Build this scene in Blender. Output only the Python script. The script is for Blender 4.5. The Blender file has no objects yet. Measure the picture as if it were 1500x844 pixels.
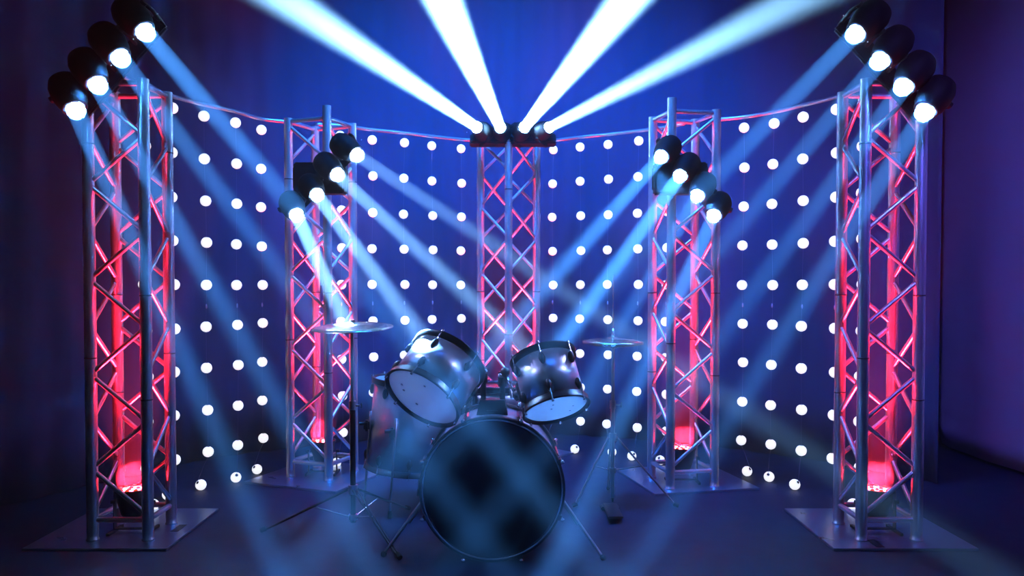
import bpy, bmesh, math, random
from mathutils import Vector, Matrix
random.seed(7)
sc = bpy.context.scene
COL = sc.collection
R = math.radians
PITCH = R(1.4)
CAMZ = 1.12
F = 1180.0

def P(px, py, Y):
    """point at depth Y that the photograph shows at pixel px, py"""
    a = (px - 745) / F
    b = -(py - 445.8) / F
    d = Vector((a, math.cos(PITCH) + b * math.sin(PITCH), -math.sin(PITCH) + b * math.cos(PITCH)))
    return Vector((0, 0, CAMZ)) + d * (Y / d.y)

def FL(px, py):
    """point on the floor seen at pixel px, py"""
    d = P(px, py, 1.0) - Vector((0, 0, CAMZ))
    t = CAMZ / -d.z
    return Vector((0, 0, CAMZ)) + d * t

# ------------------------------------------------------------------ materials
def mat(name, col, rough=.5, metal=0.0, emit=None, es=0.0, noise=None, spec=None, coat=0.0):
    m = bpy.data.materials.new(name)
    m.use_nodes = True
    nt = m.node_tree
    p = nt.nodes['Principled BSDF']
    p.inputs['Base Color'].default_value = (*col, 1)
    p.inputs['Roughness'].default_value = rough
    p.inputs['Metallic'].default_value = metal
    if spec is not None: p.inputs['Specular IOR Level'].default_value = spec
    if coat: p.inputs['Coat Weight'].default_value = coat
    if emit:
        p.inputs['Emission Color'].default_value = (*emit, 1)
        p.inputs['Emission Strength'].default_value = es
        m.cycles.emission_sampling = 'NONE'
    if noise:
        scale, amt, stretch = noise
        tc = nt.nodes.new('ShaderNodeTexCoord'); mp = nt.nodes.new('ShaderNodeMapping')
        nz = nt.nodes.new('ShaderNodeTexNoise'); nz.inputs['Scale'].default_value = scale
        nz.inputs['Detail'].default_value = 4
        mp.inputs['Scale'].default_value = stretch
        nt.links.new(tc.outputs['Object'], mp.inputs[0]); nt.links.new(mp.outputs[0], nz.inputs[0])
        mr = nt.nodes.new('ShaderNodeMapRange')
        mr.inputs['To Min'].default_value = max(.02, rough - amt); mr.inputs['To Max'].default_value = rough + amt
        nt.links.new(nz.outputs[0], mr.inputs[0]); nt.links.new(mr.outputs[0], p.inputs['Roughness'])
        bp = nt.nodes.new('ShaderNodeBump'); bp.inputs['Strength'].default_value = .08; bp.inputs['Distance'].default_value = .002
        nt.links.new(nz.outputs[0], bp.inputs['Height']); nt.links.new(bp.outputs[0], p.inputs['Normal'])
    return m

M = {}
M['floor'] = mat('studio floor', (.008, .014, .04), .65, noise=(9, .1, (1, 1, 1)), spec=.25)
M['dark_wall'] = mat('dark wall', (.006, .008, .014), .9)
M['curtain'] = mat('dark cloth', (.022, .04, .12), .95, noise=(40, .04, (1, 1, .1)))
M['pale_cloth'] = mat('pale cloth', (.55, .5, .6), .85, noise=(4, .1, (1, 1, 1)))
M['alu'] = mat('aluminium tube', (.58, .57, .62), .36, .86, noise=(14, .07, (1, 1, .2)))
M['plate'] = mat('steel plate', (.38, .46, .58), .3, .88, noise=(5, .08, (1, 1, 1)))
M['black'] = mat('black plastic', (.012, .012, .014), .38)
M['matt'] = mat('matt black casing', (.004, .004, .005), .6, spec=.08)
M['blackmetal'] = mat('black painted steel', (.018, .018, .02), .3, .2)
M['chrome'] = mat('chrome', (.8, .8, .84), .12, 1.0)
M['dullchrome'] = mat('worn chrome', (.5, .5, .54), .28, 1.0)
M['silver'] = mat('silver drum wrap', (.66, .67, .72), .34, .9, noise=(6, .05, (1, 1, 8)))
M['glossblack'] = mat('glossy black head', (.008, .009, .012), .22, coat=.3)
M['rubber'] = mat('black rubber', (.015, .015, .015), .8)
M['bronze'] = mat('cymbal bronze', (.72, .62, .5), .22, 1.0, noise=(30, .06, (1, 1, 1)))
M['globe'] = mat('lit white globe', (.9, .9, .9), .4, emit=(.96, .97, 1), es=1.15)
M['lens'] = mat('lit lens', (.03, .03, .03), .2, emit=(.78, .86, 1), es=.75)
M['lensfacet'] = mat('lit lens facets', (.03, .03, .03), .2, emit=(.6, .75, 1), es=.45)
M['redled'] = mat('red led', (.01, .002, .002), .3, emit=(1, .09, .02), es=1.1, spec=0)
M['indicator'] = mat('indicator led', (.5, .6, .7), .3, emit=(.5, .8, 1), es=1.2)
M['wire'] = mat('clear wire', (.25, .2, .3), .4)
M['stain'] = mat('grey felt mark', (.25, .25, .3), .8)

def head_mat():
    m = bpy.data.materials.new('translucent drum head'); m.use_nodes = True
    nt = m.node_tree; nt.nodes.clear()
    o = nt.nodes.new('ShaderNodeOutputMaterial'); mx = nt.nodes.new('ShaderNodeMixShader')
    d = nt.nodes.new('ShaderNodeBsdfDiffuse'); t = nt.nodes.new('ShaderNodeBsdfTranslucent')
    d.inputs[0].default_value = (.75, .75, .78, 1); t.inputs[0].default_value = (.85, .87, .9, 1)
    mx.inputs[0].default_value = .55
    nt.links.new(d.outputs[0], mx.inputs[1]); nt.links.new(t.outputs[0], mx.inputs[2]); nt.links.new(mx.outputs[0], o.inputs[0])
    return m
M['head'] = head_mat()

# ------------------------------------------------------------------ mesh helpers
class MB:
    def __init__(self):
        self.v = []; self.f = []; self.s = []
    def add(self, vs, fs, smooth=True, mx=None):
        o = len(self.v)
        for v in vs:
            v = Vector(v)
            self.v.append(mx @ v if mx is not None else v)
        for f in fs:
            self.f.append(tuple(i + o for i in f)); self.s.append(smooth)
    def tube(self, a, b, r, n=14, r2=None, caps=True, mx=None):
        a = Vector(a); b = Vector(b); r2 = r if r2 is None else r2
        d = (b - a).normalized()
        u = d.orthogonal().normalized(); w = d.cross(u)
        vs = []; fs = []
        for c, rr in ((a, r), (b, r2)):
            for i in range(n):
                t = 2 * math.pi * i / n
                vs.append(c + (u * math.cos(t) + w * math.sin(t)) * rr)
        for i in range(n):
            j = (i + 1) % n
            fs.append((i, j, n + j, n + i))
        self.add(vs, fs, True, mx)
        if caps:
            self.add(vs[:n], [tuple(range(n))[::-1]], False, mx)
            self.add(vs[n:], [tuple(range(n))], False, mx)
    def path(self, pts, r, n=10, mx=None):
        """bent tube through points"""
        pts = [Vector(p) for p in pts]
        vs = []; fs = []; u = None
        for k, p in enumerate(pts):
            d = (pts[min(k + 1, len(pts) - 1)] - pts[max(k - 1, 0)]).normalized()
            u = d.orthogonal().normalized() if u is None else (u - d * u.dot(d)).normalized()
            w = d.cross(u)
            for i in range(n):
                t = 2 * math.pi * i / n
                vs.append(p + (u * math.cos(t) + w * math.sin(t)) * r)
        for k in range(len(pts) - 1):
            for i in range(n):
                j = (i + 1) % n
                fs.append((k * n + i, k * n + j, (k + 1) * n + j, (k + 1) * n + i))
        fs.append(tuple(range(n))[::-1]); fs.append(tuple(range((len(pts) - 1) * n, len(pts) * n)))
        self.add(vs, fs, True, mx)
    def lathe(self, prof, n=40, mx=None, close=False, smooth=True):
        """profile of (r, z) about the z axis; r = 0 ends make poles"""
        vs = []; rings = []
        for r, z in prof:
            if r < 1e-7:
                rings.append([len(vs)]); vs.append((0, 0, z))
            else:
                rings.append(list(range(len(vs), len(vs) + n)))
                for i in range(n):
                    t = 2 * math.pi * i / n
                    vs.append((r * math.cos(t), r * math.sin(t), z))
        fs = []
        pairs = list(zip(rings[:-1], rings[1:]))
        if close: pairs.append((rings[-1], rings[0]))
        for A, B in pairs:
            for i in range(n):
                j = (i + 1) % n
                if len(A) == 1 and len(B) == 1: continue
                if len(A) == 1: fs.append((A[0], B[j], B[i]))
                elif len(B) == 1: fs.append((A[i], A[j], B[0]))
                else: fs.append((A[i], A[j], B[j], B[i]))
        self.add(vs, fs, smooth, mx)
    def box(self, c, s, mx=None, bev=0.0):
        bm = bmesh.new()
        bmesh.ops.create_cube(bm, size=1)
        bmesh.ops.scale(bm, vec=s, verts=bm.verts)
        if bev:
            bmesh.ops.bevel(bm, geom=bm.edges[:], offset=bev, segments=2, affect='EDGES')
        bm.verts.index_update()
        c = Vector(c)
        self.add([v.co + c for v in bm.verts], [tuple(v.index for v in f.verts) for f in bm.faces], False, mx)
        bm.free()
    def sphere(self, c, r, n=20, mx=None, sz=1.0):
        m = max(6, n // 2)
        prof = [(r * math.sin(math.pi * k / m), -r * sz * math.cos(math.pi * k / m)) for k in range(m + 1)]
        prof[0] = (0, -r * sz); prof[-1] = (0, r * sz)
        T = Matrix.Translation(Vector(c))
        self.lathe(prof, n, (mx @ T) if mx is not None else T)
    def build(self, name, m, parent=None, loc=None):
        """geometry is in world coordinates; the object sits at loc (or on its parent's origin)"""
        L = base(parent) if parent is not None else Vector(loc or (0, 0, 0))
        me = bpy.data.meshes.new(name)
        me.from_pydata([v - L for v in self.v], [], self.f)
        me.polygons.foreach_set('use_smooth', self.s)
        me.materials.append(m)
        bm = bmesh.new(); bm.from_mesh(me)
        bmesh.ops.recalc_face_normals(bm, faces=bm.faces[:])
        bm.to_mesh(me); bm.free()
        me.update()
        o = bpy.data.objects.new(name, me)
        COL.objects.link(o)
        if parent is not None: o.parent = parent
        else: o.location = L
        o['_b'] = list(L)
        return o

def base(o):
    return Vector(o['_b'])

def tag(o, label=None, cat=None, group=None, kind=None):
    if label: o['label'] = label
    if cat: o['category'] = cat
    if group: o['group'] = group
    if kind: o['kind'] = kind
    return o

def thing(name, loc, label, cat, group=None):
    o = bpy.data.objects.new(name, None)
    o.empty_display_size = .05
    COL.objects.link(o); o.location = loc; o['_b'] = list(loc)
    return tag(o, label, cat, group)

def frame(origin, zdir, xdir=None):
    z = Vector(zdir).normalized()
    x = Vector(xdir) if xdir is not None else z.orthogonal()
    x = (x - z * x.dot(z)).normalized()
    y = z.cross(x)
    return Matrix(((x.x, y.x, z.x, origin[0]), (x.y, y.y, z.y, origin[1]), (x.z, y.z, z.z, origin[2]), (0, 0, 0, 1)))

def lamp(kind, name, loc, target, energy, col, parent=None, **kw):
    l = bpy.data.lights.new(name, kind)
    l.energy = energy; l.color = col
    for k, v in kw.items(): setattr(l, k, v)
    o = bpy.data.objects.new(name, l); COL.objects.link(o)
    L = base(parent) if parent is not None else Vector((0, 0, 0))
    o.location = Vector(loc) - L
    if target is not None:
        o.rotation_euler = (Vector(target) - Vector(loc)).to_track_quat('-Z', 'Y').to_euler()
    if parent is not None: o.parent = parent
    return o

# ------------------------------------------------------------------ camera
cd = bpy.data.cameras.new('camera'); cam = bpy.data.objects.new('camera', cd); COL.objects.link(cam)
cam.location = (0, 0, CAMZ); cam.rotation_euler = (R(90) - PITCH, 0, 0)
cd.lens = F / 1500 * 36; cd.sensor_width = 36
cd.shift_x = 5 / 1500; cd.shift_y = 23.8 / 1500
cd.clip_start = .05
sc.camera = cam

# ------------------------------------------------------------------ room
def slab(name, lo, hi, m):
    b = MB(); b.box([(a + c) / 2 for a, c in zip(lo, hi)], [c - a for a, c in zip(lo, hi)])
    return tag(b.build(name, m), kind='structure')
slab('floor', (-3.4, -2.2, -.1), (3.4, 7.2, 0), M['floor'])
slab('ceiling', (-3.4, -2.2, 4.2), (3.4, 7.2, 4.3), M['dark_wall'])
slab('wall_back', (-3.4, 7.2, -.1), (3.4, 7.3, 4.3), M['dark_wall'])
slab('wall_front', (-3.4, -2.3, -.1), (3.4, -2.2, 4.3), M['dark_wall'])
slab('wall_left', (-3.5, -2.3, -.1), (-3.4, 7.3, 4.3), M['dark_wall'])
slab('wall_right', (3.4, -2.3, -.1), (3.5, 7.3, 4.3), M['dark_wall'])

def catmull(pts, n):
    out = []
    p = [Vector(q) for q in pts]
    p = [p[0] * 2 - p[1]] + p + [p[-1] * 2 - p[-2]]
    for k in range(1, len(p) - 2):
        for i in range(n):
            t = i / n
            out.append(.5 * ((2 * p[k]) + (p[k + 1] - p[k - 1]) * t + (2 * p[k - 1] - 5 * p[k] + 4 * p[k + 1] - p[k + 2]) * t * t
                             + (3 * p[k] - p[k - 1] - 3 * p[k + 1] + p[k + 2]) * t ** 3))
    out.append(p[-2])
    return out

# the dark curtain that hangs in an arc behind the globe lights
arc = [(-3.2, 2.9), (-2.75, 3.7), (-2.3, 4.5), (-1.95, 5.1), (-1.3, 5.6), (-.6, 5.92), (0, 6.0), (.6, 5.92), (1.3, 5.6), (1.95, 5.1), (2.42, 4.5)]
cl = catmull([(x, y, 0) for x, y in arc], 24)
vs = []; fs = []
NZ = 10
for i, p in enumerate(cl):
    q = cl[min(i + 1, len(cl) - 1)] - cl[max(i - 1, 0)]
    nrm = Vector((q.y, -q.x, 0)).normalized()
    off = .018 * math.sin(i * 1.05) + .012 * math.sin(i * .37)
    for k in range(NZ + 1):
        z = .004 + 3.95 * k / NZ
        vs.append(p + nrm * off * (1 - .35 * k / NZ) + Vector((0, 0, z)))
for i in range(len(cl) - 1):
    for k in range(NZ):
        a = i * (NZ + 1) + k
        fs.append((a, a + NZ + 1, a + NZ + 2, a + 1))
b = MB(); b.add(vs, fs, True)
cur = b.build('backdrop_curtain', M['curtain'])
sm = cur.modifiers.new('thickness', 'SOLIDIFY'); sm.thickness = .006
tag(cur, 'tall dark blue-black curtain hung in an arc behind the globe lights', 'curtain')

# pale sheet on the right-hand side
vs = []; fs = []
NY, NZ = 40, 30
y0, y1 = 2.3, 5.57
for i in range(NY + 1):
    y = y0 + (y1 - y0) * i / NY
    for k in range(NZ + 1):
        z = .02 + 3.9 * k / NZ
        d = y1 - y
        if d < .14:                                    # rounded lower corner
            z = max(z, .02 + .16 * (1 - math.sqrt(max(0, 1 - ((.14 - d) / .14) ** 2))))
        x = 3.0 + .02 * math.sin(y * 3 + 1) + .008 * math.sin(y * 11) * (1 - k / NZ)
        vs.append((x, y, z))
for i in range(NY):
    for k in range(NZ):
        a = i * (NZ + 1) + k
        fs.append((a, a + 1, a + NZ + 2, a + NZ + 1))
b = MB(); b.add(vs, fs, True)
sheet = b.build('backdrop_sheet', M['pale_cloth'])
sm = sheet.modifiers.new('thickness', 'SOLIDIFY'); sm.thickness = .008; sm.offset = -1
tag(sheet, 'large pale fabric sheet washed in purple at the right edge of the stage', 'backdrop')

# ------------------------------------------------------------------ trusses
TR = .0245
def truss(cx, cy, rot, s, H, label, plate_c, plate_rot, slot=None, tall=0.0, plate_s=.61, mirror=False):
    t = thing('lighting_truss', (cx, cy, 0), label, 'truss', 'upright square trusses on steel base plates')
    def W(lx, ly, z):
        return Vector((cx + lx * math.cos(rot) - ly * math.sin(rot), cy + lx * math.sin(rot) + ly * math.cos(rot), z))
    z0 = .012
    b = MB()
    mx = Matrix.Translation((plate_c[0], plate_c[1], 0)) @ Matrix.Rotation(plate_rot, 4, 'Z')
    b.box((0, 0, z0 / 2), (plate_s, plate_s, z0), mx, bev=.002)
    pl = b.build('base_plate', M['plate'], t)
    if slot:
        b = MB(); b.box((slot[0], slot[1], z0 + .0006), (.035, .1, .0012), mx)
        tag(b.build('handle_slot', M['black'], pl))
    h = s / 2
    cor = [(-h, -h), (h, -h), (h, h), (-h, h)]
    for k, (x, y) in enumerate(cor):
        b = MB()
        top = H + (tall if k == 0 and tall and rot >= 0 else 0) + (tall if k == 1 and tall and rot < 0 else 0)
        b.tube(W(x, y, z0 + .03), W(x, y, top), TR, 20)
        b.lathe([(0, z0), (.027, z0), (.027, z0 + .006), (.0235, z0 + .008), (.0235, z0 + .032)], 18, Matrix.Translation(W(x, y, 0)))
        ch = b.build('leg', M['alu'], t)
        for zz in ((.62, 1.07) if k % 2 else (.8, 1.72)):
            b = MB()
            b.lathe([(TR, zz), (TR + .0015, zz), (TR + .0015, zz + .006), (TR, zz + .006)], 18, Matrix.Translation(W(x, y, 0)), close=True)
            b.build('clip_ring', M['black'], ch)
    n = 5
    pit = .41 * (H / 2.0)
    for k in range(4):
        a = cor[k]; c = cor[(k + 1) % 4]
        if mirror: a, c = c, a
        d = Vector((c[0] - a[0], c[1] - a[1])).normalized() * TR * .8
        A = lambda z: W(a[0] + d.x, a[1] + d.y, z)
        C = lambda z: W(c[0] - d.x, c[1] - d.y, z)
        b = MB()
        zt = H - .018
        za = zt - .02
        for i in range(n):
            ztop = za - i * pit
            zm = ztop - pit / 2
            b.tube(A(ztop - .018), C(zm + .018), .0103, 10)
            zb = ztop - pit
            if zb + .018 > .08:
                b.tube(C(zm - .018), A(zb + .018), .0103, 10)
        b.build('lattice', M['alu'], t)
        b = MB(); b.tube(A(zt), C(zt), .0125, 12); b.build('top_rail', M['alu'], t)
        b = MB(); b.tube(A(.1), C(.1), .0125, 12); b.build('bottom_rail', M['alu'], t)
    return t

truss(-1.684, 3.59, 0, .24, 2.0, 'aluminium square truss at the front left, lit red inside, dark slot in its base plate', (-1.74, 3.66), 0, slot=(.24, -.02))
truss(1.65, 3.59, 0, .24, 2.0, 'aluminium square truss at the front right beside the purple backdrop sheet', (1.67, 3.66), 0, slot=(-.1, -.24), mirror=True)
truss(-1.09, 4.70, R(-21.6), .26, 2.07, 'aluminium square truss behind the flat crash cymbal, left of the drums', (-1.096, 4.68), R(-21.6), tall=.05)
truss(.975, 4.50, R(12.5), .26, 2.07, 'aluminium square truss behind the hi-hat stand, right of the drums', (1.006, 4.60), R(12.5), tall=.05, mirror=True)
truss(0.0, 5.30, R(45), .26, 2.1, 'aluminium square truss standing corner-on behind the middle of the drum kit', (0, 5.30), R(45))

# ------------------------------------------------------------------ red par lamps in the truss feet
def par(cx, cy, label, W, z=.205):
    t = thing('par_light', (cx, cy, .012), label, 'stage light', 'red lamps inside the truss feet')
    b = MB(); T = Matrix.Translation((cx, cy, 0))
    b.lathe([(0, z - .13), (.035, z - .13), (.05, z - .11), (.066, z - .05), (.07, z - .008), (.076, z - .008), (.076, z + .004), (.07, z + .004), (.07, z), (0, z)], 32, T)
    b.build('housing', M['blackmetal'], t)
    b = MB()
    for s in (-1, 1):
        b.box((cx + s * .082, cy, .09), (.004, .025, .13)); b.tube((cx + s * .078, cy, z - .06), (cx + s * .098, cy, z - .06), .009, 12)
        b.box((cx + s * .082, cy, .018), (.012, .14, .012))
    b.box((cx, cy, .026), (.168, .025, .004))
    b.build('bracket', M['blackmetal'], t)
    for r, n in ((.022, 3), (.052, 9)):
        for k in range(n):
            a = 2 * math.pi * k / n + r * 9
            b = MB(); b.lathe([(0, z + .009), (.006, z + .008), (.0095, z + .003), (.0095, z + .0005)], 12, Matrix.Translation((cx + r * math.cos(a), cy + r * math.sin(a), 0)))
            b.build('led_lens', M['redled'], t)
    lamp('SPOT', 'red_lamp', (cx, cy, z + .05), (cx, cy, 2.2), W, (1, .012, .04), t, spot_size=R(40), spot_blend=.3, shadow_soft_size=.07, use_soft_falloff=False)
    return t
par(-1.684, 3.59, 'small black lamp with red leds on the base plate of the front left truss', 850)
par(1.65, 3.59, 'small black lamp with red leds on the base plate of the front right truss', 850)
par(-1.09, 4.70, 'small black lamp with red leds on the base plate behind the crash cymbal stand', 850)
par(.975, 4.50, 'small black lamp with red leds on the base plate behind the hi-hat stand', 850)
par(0, 5.30, 'small black lamp with red leds in the truss behind the drum kit', 850)

# ------------------------------------------------------------------ curved rail, cords and globes
PIT = .227
strands = [  # x, y (depth)
    (-1.79, 3.97), (-1.735, 4.17), (-1.64, 4.37), (-1.53, 4.54), (-1.45, 4.74),
    (-1.02, 4.92), (-.855, 5.07), (-.67, 5.18), (-.50, 5.30), (-.318, 5.41),
    (.298, 5.445), (.474, 5.325), (.643, 5.23), (.819, 5.11), (.976, 4.987),
    (1.363, 4.69), (1.49, 4.556), (1.595, 4.377), (1.695, 4.185), (1.745, 3.98)]
where = ['first strand, behind the left truss', 'second strand from the left, beside the truss',
         'third strand from the left', 'fourth strand from the left', 'fifth strand from the left',
         'sixth strand from the left, behind a truss', 'seventh strand from the left, beside the cymbal truss',
         'eighth strand from the left', 'ninth strand from the left', 'tenth strand from the left',
         'tenth strand from the right', 'ninth strand from the right', 'eighth strand from the right, by the hi-hat rod',
         'seventh strand from the right', 'sixth strand from the right, behind a truss',
         'fifth strand from the right', 'fourth strand from the right', 'third strand from the right',
         'second strand from the right', 'last strand on the right, behind the truss']
pos_word = ['top', 'second', 'third', 'fourth', 'fifth', 'sixth', 'seventh', 'eighth', 'ninth', 'lowest']
lefts = [Vector((x, y, 0)) for x, y in strands]
RAILZ = 2.09
def rail(pts, label):
    b = MB(); c = catmull([(x, y, RAILZ) for x, y in pts], 8)
    b.path(c, .011, 12)
    tag(b.build('curved_rail', M['alu'], loc=c[0]), label, 'rail')
rail([(-1.80, 3.76), (-1.79, 3.97), (-1.735, 4.17), (-1.64, 4.37), (-1.53, 4.54), (-1.45, 4.74), (-1.30, 4.84)], 'curved metal pipe between the two left trusses, carrying lights')
rail([(-1.17, 4.90), (-1.02, 4.95), (-.855, 5.07), (-.67, 5.18), (-.50, 5.30), (-.318, 5.41), (-.215, 5.45)], 'curved metal pipe from the crash cymbal truss to the centre truss')
rail([(.20, 5.46), (.298, 5.445), (.474, 5.325), (.643, 5.23), (.819, 5.11), (.976, 4.987), (1.06, 4.88)], 'curved metal pipe from the centre truss to the hi-hat truss')
rail([(1.20, 4.78), (1.363, 4.69), (1.49, 4.556), (1.595, 4.377), (1.695, 4.185), (1.745, 3.98), (1.76, 3.76)], 'curved metal pipe between the two right trusses, carrying lights')

RG = .0288
proto = None
def globe(loc, label, floor=False, rz=0):
    global proto
    if proto is None:
        b = MB()
        prof = [(RG * math.sin(math.pi * k / 14), -RG * math.cos(math.pi * k / 14)) for k in range(15)]
        prof[0] = (0, -RG); prof[-1] = (0, RG)
        b.lathe(prof, 24)
        g = b.build('globe_bulb', M['globe'])
        c = MB(); c.lathe([(0, RG + .001), (.005, RG + .0008), (.0085, RG - .0005), (.009, RG - .003), (0, RG - .005)], 14)
        c.build('socket', M['black'], g)
        proto = g
        o = g
    else:
        o = proto.copy(); COL.objects.link(o)
        for ch in proto.children:
            d = ch.copy(); COL.objects.link(d); d.parent = o
    o.location = loc
    o.rotation_euler = (R(52), 0, rz) if floor else (0, 0, 0)
    o['_b'] = list(loc)
    tag(o, label, 'light', 'white globe lights hanging in strands')
    return o

for i, (x, y) in enumerate(strands):
    zs = [2.027 - PIT * k for k in range(9)]
    pts = []
    jx = 0.0
    for k, z in enumerate(zs):
        jx = .004 * math.sin(k * 1.3 + i * 2.1)
        pts.append(Vector((x + jx, y + .003 * math.cos(k + i), z + .002 * math.sin(k * 2 + i))))
    sgn = (-.035 if i % 3 else .03) if i not in (3, 16) else -.012
    last = Vector((x + sgn, y - .01, RG + .001))
    pts.append(last)
    b = MB(); prev = Vector((x, y, RAILZ - .011))
    for k, p in enumerate(pts):
        top = p + Vector((0, 0, RG + .001))
        if k == 9:
            top = p + (Matrix.Rotation(R(30) * (1 if i % 2 else -1), 3, 'Z') @ Vector((0, -math.sin(R(52)), math.cos(R(52))))) * (RG + .001)
            b.path([prev, prev * .6 + top * .4 + Vector((0, .004, .012)), top], .0009, 6)
        else:
            b.tube(prev, top, .0009, 6)
        prev = p + Vector((0, 0, -RG))
    cord = b.build('light_cord', M['wire'], loc=(x, y, RAILZ))
    tag(cord, 'thin clear wire of the ' + where[i], 'cord', 'clear wires holding the globe lights')
    b = MB(); b.lathe([(0, -.012), (.0035, -.01), (.005, 0), (.0035, .012), (0, .014)], 10, Matrix.Translation((x, y, 1.0)))
    b.build('connector', M['pale_cloth'], cord)
    for k, p in enumerate(pts):
        w = pos_word[k] + (' globe, resting on the floor' if k == 9 else ' glowing globe') 
        globe(p, (w + ' on the ' + where[i]).replace(' globe, resting on the floor on the', ' globe, on the floor under the'), k == 9, R(30) * (1 if i % 2 else -1))

# ------------------------------------------------------------------ beam light bars
BEAMC = (.06, .32, 1.0)
def head_unit(parent, lens, tgt, back, energy, col, ang, scale=1.0, barpt=None):
    """one moving head: lens centre, where it points, the point on the bar that carries it"""
    d = (tgt - lens).normalized()
    k = scale
    T = frame(lens, d)
    b = MB()
    b.lathe([(.038 * k, -.004 * k), (.046 * k, .0), (.05 * k, -.004 * k), (.05 * k, -.02 * k), (.058 * k, -.03 * k), (.066 * k, -.07 * k), (.066 * k, -.115 * k),
             (.055 * k, -.145 * k), (.03 * k, -.158 * k), (0, -.16 * k)], 28, T)
    h = b.build('moving_head', M['matt'], parent)
    b = MB()
    b.lathe([(0, .0035), (.018 * k, .002), (.037 * k, -.0045 * k)], 24, T)
    b.build('lens', M['lens'], h)
    b = MB()
    for q in range(8):
        a = 2 * math.pi * q / 8
        pa = T @ Vector((.012 * k * math.cos(a), .012 * k * math.sin(a), .0045)); pb = T @ Vector((.035 * k * math.cos(a), .035 * k * math.sin(a), -.0005))
        b.tube(pa, pb, .0035 * k, 5, .006 * k)
    b.build('lens_facet', M['lensfacet'], h)
    # yoke: two arms from the bar to the pivots of the head
    c = lens - d * .09 * k
    ax = d.cross((barpt - c).normalized()).normalized()
    b = MB()
    for s in (-1, 1):
        e = c + ax * s * .072 * k
        f = barpt + ax * s * .05 * k
        b.tube(c + ax * s * .06 * k, e + ax * s * .006, .014 * k, 12)
        b.path([e, e * .6 + f * .4 + ax * s * .006, f], .009 * k, 8)
    b.tube(barpt + ax * .055 * k, barpt - ax * .055 * k, .016 * k, 12)
    b.build('yoke', M['matt'], h)
    lamp('SPOT', 'beam_lamp', lens + d * .012, tgt, energy, col, h, spot_size=R(ang), spot_blend=1, shadow_soft_size=.036 * k, use_soft_falloff=False)
    return h

def light_bar(label, lenses, targets, offset, energy, col, ang, mount, scale=1.0, box=None):
    mid = sum(lenses, Vector((0, 0, 0))) / len(lenses)
    t = thing('spotlight_bar', mid + offset, label, 'stage light', 'four-headed beam lights on the trusses')
    a = lenses[0] + offset; z = lenses[-1] + offset
    u = (z - a).normalized()
    b = MB()
    Tm = frame((a + z) / 2, u, offset)
    L = (z - a).length + .1
    b.box((0, 0, 0), (.055, .075, L), Tm, bev=.008)
    b.build('bar_body', M['matt'], t)
    b = MB()
    for q, l in enumerate(lenses):
        b.sphere(l + offset * .55 - u * .066 + Vector((0, -.02, .012)), .0022, 8)
    b.build('indicator', M['indicator'], t)
    if mount is not None:
        for m1, m2 in mount:
            b = MB()
            b.tube(m1, m2, .016, 12)
            dd = (m2 - m1).normalized()
            b.box((0, 0, 0), (.07, .07, .045), frame(m2, dd), bev=.01)
            b.build('clamp', M['matt'], t)
    if box is not None:
        b = MB(); b.box(box[0], box[1], bev=.008)
        for sx in (-1, 1):
            b.box(Vector(box[0]) + Vector((sx * box[1][0] * .5, 0, 0)), (.012, box[1][1] * .8, box[1][2] * .7), bev=.003)
        b.build('control_box', M['matt'], t)
    for q, (l, g) in enumerate(zip(lenses, targets)):
        head_unit(t, l, g, None, energy[q], col, ang, scale, l + offset)
    return t

def along(px, py, Y0, slope, sgn, ye=905, Ye=None):
    """a beam: starts at a lens pixel, leaves with the photo's slope and reaches the floor just in front of the picture"""
    xe = px + sgn * (ye - py) / slope
    return FL(xe, ye)

# front bars
Lz = 3.26
fl_px = [(211, 45, 1.18), (175, 83, 1.34), (142, 122, 1.77), (110, 159, 2.29)]
fr_px = [(1255, 48, 1.02), (1291, 87, 1.17), (1325, 125, 1.37), (1356, 162, 1.58)]
ls = [P(x, y, Lz) for x, y, s in fl_px]
mp = ls[1] * .5 + ls[2] * .5
off = Vector((-.03, .15, .05))
light_bar('slanting bar of four beam lights high on the front left truss', ls, [along(x, y, Lz, s, 1) for x, y, s in fl_px], off, [100000, 62000, 75000, 70000], BEAMC, 3.6,
          [(mp + off, Vector((-1.70, 3.47, mp.z))), (ls[2] + off, Vector((-1.785, 3.47, ls[2].z)))])
ls = [P(x, y, Lz) for x, y, s in fr_px]
mp = ls[1] * .5 + ls[2] * .5
off = Vector((.03, .15, .05))
light_bar('slanting bar of four beam lights high on the front right truss', ls, [along(x, y, Lz, s, -1) for x, y, s in fr_px], off, [72000, 52000, 50000, 60000], BEAMC, 3.6,
          [(mp + off, Vector((1.68, 3.47, mp.z))), (ls[2] + off, Vector((1.765, 3.47, ls[2].z)))])
# middle bars
Mz = 4.12
ml_px = [(521, 226, .66), (493, 255, .93), (464, 285, 1.36), (434, 314, 2.2)]
mr_px = [(969, 229, 1.13), (997, 257, 1.38), (1022, 286, 1.72), (1046, 315, 2.2)]
ls = [P(x, y, Mz) for x, y, s in ml_px]
off = Vector((-.05, .14, .045))
tg = [along(x, y, Mz, s, 1) for x, y, s in ml_px]
tg[0] = P(1100, 608, 3.3)
tg[1] = FL(493 + 640 / .93, 895)
tg[2] = P(464 + 620 / 1.36, 905, 2.33)
box = (P(470, 262, 4.36), (.27, .10, .165))
light_bar('slanting bar of four bright beam lights on the truss behind the crash cymbal', ls, tg, off, [85000, 110000, 62000, 125000], (.20, .50, 1.0), 3.4,
          [(ls[1] + off, Vector((-.985, 4.46, ls[1].z + .05))), (ls[3] + off, Vector((-1.24, 4.60, ls[3].z + .1)))], .95, box)
ls = [P(x, y, Mz) for x, y, s in mr_px]
off = Vector((.05, .14, .045))
box = (P(996, 262, 4.22), (.27, .08, .165))
tg = [along(x, y, Mz, s, -1) for x, y, s in mr_px]
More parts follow.
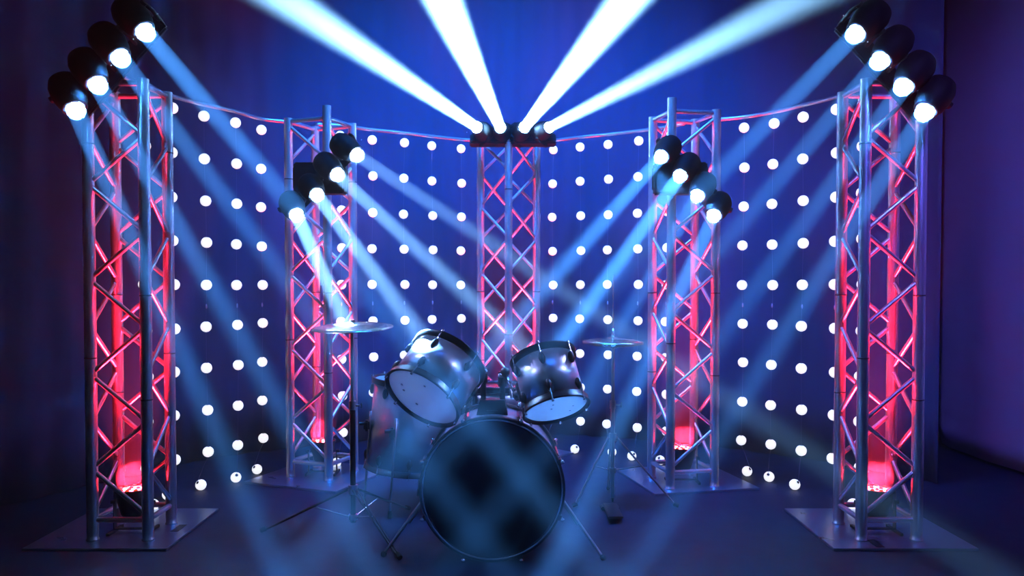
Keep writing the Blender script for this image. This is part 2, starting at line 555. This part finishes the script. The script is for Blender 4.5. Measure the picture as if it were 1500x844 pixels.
tomtop = P(803, 530, 3.335)
tg[1] = ls[1] + (tomtop - ls[1]) * 1.6
tg[0] = P(969 - 676 / 1.13, 905, 2.3)
light_bar('slanting bar of four beam lights on the truss behind the hi-hat stand', ls, tg, off, [66000, 140000, 38000, 55000], BEAMC, 3.4,
          [(ls[1] + off, Vector((.90, 4.31, ls[1].z + .05))), (ls[3] + off, Vector((1.10, 4.38, ls[3].z + .1)))], .95, box)
# centre bar, pointing up over the audience
Cz = 5.02
c_px = [(699, 187, -279), (733, 187, -84), (768, 187, 151), (804, 187, 362)]
ls = [P(x, y, Cz) for x, y, s in c_px]
tg = [P(x + s * 1.25, 187 - 187 * 1.25, 3.3) for x, y, s in c_px]
off = Vector((0, .11, -.06))
light_bar('level bar of four dazzling beam lights on top of the centre truss, pointing up', ls, tg, off, [200000, 300000, 300000, 135000], (.26, .60, 1.0), 6.0,
          [(ls[1] + off, Vector((0, 5.13, 2.11))), (ls[2] + off, Vector((.03, 5.13, 2.11)))], .9)

# ------------------------------------------------------------------ drums
def drum(name, label, bot, up, Rr, L, n_lug, xdir, top_m='head', bot_m='head', cat='drum', lug0=0.0, marks=()):
    up = Vector(up).normalized(); bot = Vector(bot)
    T = frame(bot, up, xdir)
    t = thing(name, bot, label, cat)
    b = MB(); b.lathe([(Rr - .007, .012), (Rr, .012), (Rr, L - .012), (Rr - .007, L - .012)], 64, T, close=True); b.build('shell', M['silver'], t)
    for z, s, mm in ((0, -1, bot_m), (L, 1, top_m)):
        b = MB()
        # flanged hoop
        b.lathe([(Rr + .003, z - s * .016), (Rr + .012, z - s * .016), (Rr + .0125, z + s * .006), (Rr + .016, z + s * .010), (Rr + .010, z + s * .013), (Rr + .003, z + s * .008)], 64, T, close=True)
        b.build('hoop', M['blackmetal'], t)
        b = MB()
        b.lathe([(0, z + s * .0035), (Rr * .9, z + s * .003), (Rr - .004, z + s * .002), (Rr + .004, z - s * .004)], 64, T)
        hd = b.build('drum_head', M[mm], t)
        if z == 0 and marks:
            b = MB()
            for mx_, my_, mr_ in marks:
                b.lathe([(0, -.0052), (mr_, -.005), (mr_, -.0042)], 14, T @ Matrix.Translation((mx_, my_, 0)))
            b.build('felt_mark', M['stain'], hd)
    for k in range(n_lug):
        a = 2 * math.pi * k / n_lug + lug0
        ca, sa = math.cos(a), math.sin(a)
        for z, s in ((0, -1), (L, 1)):
            zc = z - s * .052
            r = Rr + .011
            b = MB()
            # long oval lug casting
            Q = T @ Matrix.Translation(((Rr + .002) * ca, (Rr + .002) * sa, zc)) @ Matrix.Rotation(a, 4, 'Z') @ Matrix.Rotation(R(90), 4, 'Y')
            b.sphere((0, 0, .004), .013, 14, Q @ Matrix.Diagonal((2.0, 1.0, 1.0, 1)))
            b.tube((0, 0, -.004), (0, 0, .006), .014, 12, mx=Q)
            b.build('lug', M['black'], t)
            b = MB()
            b.tube(T @ Vector((r * ca, r * sa, z - s * .04)), T @ Vector((r * ca, r * sa, z + s * .012)), .0028, 8)
            b.tube(T @ Vector((r * ca, r * sa, z + s * .009)), T @ Vector((r * ca, r * sa, z + s * .021)), .0055, 8)
            b.build('tension_rod', M['chrome'], t)
    return t, T

# rack toms: bottom heads face the camera
lt_bot = P(619, 582, 3.19)
lt_up = Vector((.449, .617, .645)).normalized()
tomL, TL = drum('rack_tom', 'larger silver rack tom on the left, tipped so its dull bottom head shows', lt_bot, lt_up, .154, .205, 6, (1, 0, 0), lug0=R(22),
                marks=((-.03, .06, .006), (-.085, .0, .0055), (-.09, -.035, .0055), (.02, -.09, .005)))
rt_bot = P(814.4, 598, 3.22)
rt_up = Vector((-.207, .505, .837)).normalized()
tomR, TRm = drum('rack_tom', 'smaller silver rack tom on the right with a bright white bottom head', rt_bot, rt_up, .125, .222, 6, (1, 0, 0), lug0=R(20),
                 marks=((-.02, -.01, .004), (-.015, -.05, .004), (.06, .045, .0035), (.07, .0, .0035)))

# bass drum, axis along the view
BX, BY, BR = -.066, 3.215, .2945
Tb = frame((BX, BY, BR + .001), (0, 1, 0), (1, 0, 0))
bass = thing('bass_drum', (BX, BY, 0), 'large silver bass drum with a glossy black front head', 'drum')
BL = .42
b = MB(); b.lathe([(.272, .03), (.279, .03), (.279, BL - .03), (.272, BL - .03)], 80, Tb, close=True); b.build('shell', M['silver'], bass)
for z, s, mm in ((0, -1, 'glossblack'), (BL, 1, 'head')):
    b = MB(); b.lathe([(.285, z), (.2925, z), (.2945, z - s * .003), (.2945, z - s * .037), (.2925, z - s * .04), (.285, z - s * .04)], 80, Tb, close=True)
    b.build('hoop', M['blackmetal'], bass)
    b = MB(); b.lathe([(.2785, z + s * .001), (.284, z + s * .002), (.285, z - s * .004), (.2785, z - s * .003)], 80, Tb, close=True)
    b.build('flesh_hoop', M['dullchrome'], bass)
    b = MB(); b.lathe([(0, z - s * .006), (.272, z - s * .006), (.279, z - s * .002), (.279, z - s * .02), (.277, z - s * .022)], 80, Tb); b.build('drum_head', M[mm], bass)
for k in range(8):
    a = R(22.5 + 45 * k)
    ca, sa = math.cos(a), math.sin(a)
    for z, s in ((0, -1), (BL, 1)):
        b = MB()
        Q = Tb @ Matrix.Rotation(a, 4, 'Z')
        b.box((.2975, 0, z - s * .014), (.006, .022, .03), Q, bev=.002)
        b.box((.291, 0, z + s * .003), (.016, .022, .005), Q, bev=.0015)
        b.build('claw', M['blackmetal'], bass)
        b = MB()
        b.tube((.303, 0, z + s * .016), (.303, 0, z - s * .09), .003, 8, mx=Q)
        b.sphere((.303, 0, z + s * .019), .0095, 12, Q)
        b.build('tension_rod', M['chrome'], bass)
    b = MB(); Q = Tb @ Matrix.Rotation(a, 4, 'Z')
    b.box((.288, 0, BL / 2), (.02, .024, .16), Q, bev=.006)
    b.build('lug', M['chrome'], bass)
for s, ft, lab in ((-1, FL(562, 816), None), (1, FL(883, 821), None)):
    b = MB()
    at = Vector((BX + s * .275, 3.37, .225))
    ft = ft + Vector((0, 0, .012))
    b.tube(at + Vector((-s * .01, 0, .03)), ft, .0065, 10)
    b.tube(at + Vector((-s * .006, 0, .018)), at + (ft - at) * .45, .010, 12)
    sp = b.build('spur', M['dullchrome'], bass)
    b = MB(); b.sphere(ft, .0125, 12); b.build('rubber_foot', M['rubber'], sp)
    b = MB(); b.box(at + Vector((0, 0, .01)), (.035, .05, .07), bev=.01); b.build('spur_bracket', M['chrome'], bass)
# double tom holder on top of the shell
hb = Vector((P(721, 600, 3.40).x, 3.42, .57))
b = MB()
vs = [(-.066, -.04, 0), (.066, -.04, 0), (.066, .05, 0), (-.066, .05, 0), (-.052, -.03, .062), (.052, -.03, .062), (.052, .04, .062), (-.052, .04, .062)]
b.add([hb + Vector(v) for v in vs], [(0, 3, 2, 1), (4, 5, 6, 7), (0, 1, 5, 4), (1, 2, 6, 5), (2, 3, 7, 6), (3, 0, 4, 7)], False)
b.box(hb + Vector((0, -.038, .016)), (.05, .012, .008), bev=.002)
holder = b.build('tom_holder', M['black'], bass)
def clamp(px, top_py, tom, tomT, tR, tL, side, reach):
    base_p = hb + Vector((0, 0, .06)); x = P(px, 560, 3.42).x
    top = P(px, top_py, 3.42)
    b = MB(); b.tube((x, 3.42, hb.z + .06), top, .0115, 16)
    b.build('post', M['blackmetal'], holder)
    b = MB()
    b.tube(top + Vector((0, 0, -.05)), top + Vector((0, 0, .012)), .019, 16)
    b.sphere(top + Vector((side * .012, -.004, .012)), .021, 16)
    b.tube(top + Vector((side * -.01, -.03, 0)), top + Vector((side * -.01, .03, 0)), .008, 10)
    b.box(top + Vector((0, -.03, -.012)), (.012, .03, .012), bev=.003)
    b.build('clamp', M['black'], holder)
    bb = MB()
    # mount on the tom's shell, facing the holder
    tc = tomT @ Vector((0, 0, tL * .55)); ax = (tomT.to_3x3() @ Vector((0, 0, 1))).normalized()
    v = top - tc; v = (v - ax * v.dot(ax)).normalized()
    mp_ = tc + v * (tR + .008)
    Q = frame(mp_, v, ax)
    bb.box((0, 0, .004), (.085, .06, .014), Q, bev=.006)
    bb.tube((0, 0, .004), (0, 0, .034), .022, 16, mx=Q)
    bb.tube((-.012, -.034, .024), (-.012, .034, .024), .008, 10, mx=Q)
    bb.build('mount_bracket', M['black'], tom)
    b = MB(); e = Q @ Vector((0, 0, .03))
    b.path([top + Vector((side * .012, -.004, .012)), top * .5 + e * .5 + Vector((0, 0, .012)), e], .0075, 10)
    b.tube((-.02, -.04, .03), (.018, -.04, .03), .0065, 10, mx=Q)
    b.sphere(top + Vector((side * -.01, -.032, 0)), .0095, 10)
    b.build('tom_arm', M['chrome'], holder)
clamp(708, 543, tomL, TL, .154, .205, -1, .1)
clamp(736, 549, tomR, TRm, .125, .222, 1, .1)

# floor tom
ft_bot = Vector((-.515, 4.04, .205)); ft_up = Vector((.095, .0, 1)).normalized()
tomF, TF = drum('floor_tom', 'tall silver floor tom standing behind the left rack tom', ft_bot, ft_up, .198, .43, 8, (1, 0, 0), lug0=R(10))
for a in (R(200), R(255), R(330), R(80)):
    p = TF @ Vector((.214 * math.cos(a), .214 * math.sin(a), .15))
    b = MB(); foot = Vector((p.x - .012, p.y, .014))
    b.path([p + Vector((.02, 0, .12)), p + Vector((.012, 0, .0)), foot + Vector((0, 0, .05)), foot], .006, 10)
    lg = b.build('leg', M['dullchrome'], tomF)
    b = MB(); b.tube(foot + Vector((0, 0, -.013)), foot + Vector((0, 0, .022)), .012, 12, .009); b.build('rubber_foot', M['rubber'], lg)
    b = MB(); b.box(p + Vector((.0, 0, .05)), (.03, .03, .055), bev=.009)
    b.tube(p + Vector((0, 0, .06)), p + Vector((-.035, -.01, .06)), .009, 10); b.build('leg_bracket', M['black'], tomF)

# snare behind the bass drum on its stand
sn_bot = Vector((-.065, 4.02, .485)); sn_up = Vector((0, .03, 1)).normalized()
snare, TS = drum('snare_drum', 'low dark-rimmed snare drum behind the tom posts of the bass drum', sn_bot, sn_up, .172, .125, 8, (1, 0, 0), lug0=R(12), top_m='glossblack')
st = thing('snare_stand', (-.065, 4.02, 0), 'folding chrome tripod stand holding the snare drum', 'drum stand')
b = MB(); b.tube((-.065, 4.02, .10), (-.065, 4.02, .42), .011, 14); b.build('pole', M['dullchrome'], st)
for k in range(3):
    a = R(90 + 120 * k)
    d = Vector((math.cos(a), math.sin(a), 0))
    c = Vector((-.065, 4.02, 0))
    b = MB(); b.path([c + Vector((0, 0, .40)), c + d * .155 + Vector((0, 0, .452)), c + d * .196 + Vector((0, 0, .458)), c + d * .2 + Vector((0, 0, .50))], .007, 8)
    b.build('cradle_arm', M['dullchrome'], st)
    a += R(60); d = Vector((math.cos(a), math.sin(a), 0))
    b = MB(); b.tube(c + Vector((0, 0, .22)) + d * .012, c + d * .26 + Vector((0, 0, .012)), .0065, 8)
    b.tube(c + Vector((0, 0, .10)) + d * .01, c + d * .13 + Vector((0, 0, .115)), .004, 8)
    lg = b.build('leg', M['dullchrome'], st)
    b = MB(); b.sphere(c + d * .26 + Vector((0, 0, .012)), .012, 12); b.build('rubber_foot', M['rubber'], lg)

# ------------------------------------------------------------------ cymbals and stands
def cymbal(name, label, c, rad, normal, flip=1):
    T = frame(c, normal)
    b = MB()
    prof = [(.006, .020), (.012, .0205), (.022, .017), (.03, .011), (rad * .35, .009), (rad * .7, .003), (rad, -.006), (rad, -.0072), (rad * .7, .0018), (rad * .35, .0078), (.03, .0098), (.022, .0158), (.012, .019), (.006, .0188)]
    b.lathe([(r, z * flip) for r, z in prof], 72, T, close=True)
    # lathing grooves as fine raised rings
    for k in range(9):
        r = rad * (.36 + .065 * k)
        z = (.009 - (r / rad - .35) * .0175) if r < rad * .7 else (.003 - (r / rad - .7) * .03)
        b.lathe([(r - .001, (z + .0002) * flip), (r, (z + .0008) * flip), (r + .001, (z + .0002) * flip)], 60, T)
    return tag(b.build(name, M['bronze'], loc=c), label, 'cymbal')

def stand(name, label, c, top_z, feet, hub_z, col_z, tube_r=.0125, mats=('blackmetal', 'dullchrome'), rod=0, knee=.42):
    t = thing(name, (c.x, c.y, 0), label, 'cymbal stand')
    b = MB(); b.tube((c.x, c.y, .05), (c.x, c.y, top_z * .62), tube_r, 16); low = b.build('lower_tube', M[mats[0]], t)
    b = MB(); b.tube((c.x, c.y, top_z * .62), (c.x, c.y, top_z - .015), tube_r * .72, 14); b.build('upper_tube', M[mats[1]], t)
    b = MB(); b.tube((c.x, c.y, top_z * .62 - .02), (c.x, c.y, top_z * .62 + .02), tube_r * 1.35, 14)
    b.tube((c.x, c.y, top_z * .62), (c.x + .035, c.y - .01, top_z * .62), .005, 8); b.box((c.x + .042, c.y - .012, top_z * .62), (.008, .012, .026), bev=.002)
    b.build('collar', M['dullchrome'], t)
    b = MB(); b.tube((c.x, c.y, hub_z - .02), (c.x, c.y, hub_z + .02), tube_r * 1.7, 14); b.build('hub', M['dullchrome'], t)
    b = MB(); b.tube((c.x, c.y, col_z - .012), (c.x, c.y, col_z + .012), tube_r * 1.6, 14); b.build('brace_collar', M['dullchrome'], t)
    for f in feet:
        d = Vector((f.x - c.x, f.y - c.y, 0)); n = d.normalized(); side = Vector((-n.y, n.x, 0))
        h0 = Vector((c.x, c.y, hub_z)) + n * .02
        e = Vector((f.x, f.y, .012))
        b = MB()
        for s in (-1, 1):
            b.tube(h0 + side * s * .010, e + side * s * .004, .0048, 8)
        lg = b.build('leg', M[mats[0]], t)
        q = h0 * (1 - knee) + e * knee
        b = MB(); b.tube(Vector((c.x, c.y, col_z)) + n * .018, q, .004, 8); b.build('brace', M['chrome'], t)
        b = MB(); b.tube(e + Vector((0, 0, .010)) - n * .012, Vector((e.x, e.y, .011)) + n * .012, .011, 10); b.build('rubber_foot', M['rubber'], lg)
    b = MB(); b.tube((c.x, c.y, top_z - .02), (c.x, c.y, top_z + .03 + rod), .0032, 8)
    b.build('top_rod', M['chrome'], t)
    return t

# crash, left
cs = Vector((P(516, 478, 3.6).x, 3.6, 0))
ctop = P(516, 478, 3.6).z
feet = [FL(386, 781), FL(584, 820), Vector((cs.x + .20, cs.y + .36, 0))]
stand('cymbal_stand', 'black-tubed tripod stand under the flat cymbal on the left', cs, ctop, feet, .20, .075)
cymbal('crash_cymbal', 'wide bronze cymbal lying almost flat on the left-hand stand', Vector((cs.x, cs.y, ctop)), .184, (-.02, -.08, 1))
b = MB(); T = Matrix.Translation((cs.x, cs.y, 0))
b.lathe([(0.0045, ctop + .021), (.012, ctop + .021), (.012, ctop + .028), (.0045, ctop + .028)], 14, T, close=True)
tag(b.build('wing_nut', M['black'], loc=(cs.x, cs.y, ctop + .021)), 'black wing nut and felt on top of the flat left-hand cymbal', 'nut')
# hi-hat, right
hs = Vector((P(898, 498, 4.02).x, 4.02, 0))
htop = P(898, 500, 4.02).z
feet = [FL(990, 744), FL(842, 744), Vector((hs.x + .02, hs.y + .33, 0))]
hh = stand('hi_hat_stand', 'thin chrome hi-hat stand right of the drums with a tall rod', hs, htop, feet, .355, .19, .011, ('dullchrome', 'dullchrome'), rod=.30)
b = MB()
b.box((hs.x - .02, hs.y - .16, .03), (.07, .24, .01), Matrix.Translation((0, 0, 0)), bev=.003)
b.box((hs.x - .02, hs.y - .04, .012), (.09, .06, .018), bev=.004)
b.tube((hs.x, hs.y, .03), (hs.x, hs.y, .07), .006, 8)
b.build('foot_pedal', M['blackmetal'], hh)
cymbal('hi_hat_cymbal', 'lower bronze cymbal of the hi-hat pair, facing up', Vector((hs.x, hs.y, htop - .016)), .152, (.01, -.02, 1), flip=-1)
cymbal('hi_hat_cymbal', 'upper bronze cymbal of the hi-hat pair, below the clutch', Vector((hs.x, hs.y, htop + .004)), .152, (.01, -.02, 1))
b = MB(); b.lathe([(.0042, htop + .026), (.009, htop + .026), (.009, htop + .034), (.006, htop + .036), (.006, htop + .062), (.0042, htop + .062)], 14, Matrix.Translation((hs.x, hs.y, 0)), close=True)
tag(b.build('hi_hat_clutch', M['chrome'], loc=(hs.x, hs.y, htop + .026)), 'small chrome clutch on the rod above the hi-hat cymbals', 'clutch')

# ------------------------------------------------------------------ haze, wash light and added spill fills
w = bpy.data.worlds.new('stage haze'); sc.world = w; w.use_nodes = True
nt = w.node_tree; nt.nodes.clear()
o = nt.nodes.new('ShaderNodeOutputWorld'); v = nt.nodes.new('ShaderNodeVolumePrincipled')
v.inputs['Density'].default_value = .05; v.inputs['Color'].default_value = (1, 1, 1, 1); v.inputs['Anisotropy'].default_value = .7
nt.links.new(v.outputs[0], o.inputs['Volume'])
bg = nt.nodes.new('ShaderNodeBackground'); bg.inputs[0].default_value = (0, 0, 0, 1); nt.links.new(bg.outputs[0], o.inputs['Surface'])

lamp('SPOT', 'blue_wash', (-.35, 3.75, 3.9), (-.15, 5.9, 1.0), 1450, (.008, .23, 1), spot_size=R(94), spot_blend=1, shadow_soft_size=.25)
lamp('SPOT', 'indigo_wash', (.45, 3.55, 3.9), (.25, 5.9, .7), 1250, (.018, .16, 1), spot_size=R(90), spot_blend=1, shadow_soft_size=.25)
lamp('SPOT', 'purple_wash', (1.5, 1.2, 3.0), (3.0, 4.5, 1.0), 620, (.13, .105, 1), spot_size=R(62), spot_blend=1, shadow_soft_size=.2)
lamp('SPOT', 'added_spill_fill', (0, 4.95, 2.3), (0, 5.9, 2.9), 14, (.0, .5, 1), spot_size=R(140), spot_blend=1, shadow_soft_size=.1)  # added light for stray blue glow on the curtain, no fixture of its own
for p, q in (((-1.4, 3.1, 2.1), (-.1, 3.4, .8)), ((1.4, 3.1, 2.1), (.2, 3.4, .8)), ((-.85, 4.0, 1.6), (0, 3.4, .9)), ((.85, 4.0, 1.6), (0, 3.4, .9))):
    lamp('SPOT', 'added_lens_spill_fill', p, q, 42, (.38, .42, 1), spot_size=R(55), spot_blend=1, shadow_soft_size=.05)  # added fill near each side bar to raise highlights on the drums, no fixture

sc.view_settings.view_transform = 'Standard'
sc.view_settings.look = 'None'
sc.view_settings.gamma = 1
sc.view_settings.exposure = 0
sc.view_settings.use_curve_mapping = False
sc.cycles.volume_bounces = 0
sc.cycles.max_bounces = 8
sc.cycles.sample_clamp_indirect = 60
sc.cycles.use_light_tree = True
for o in bpy.data.objects:
    if '_b' in o: del o['_b']
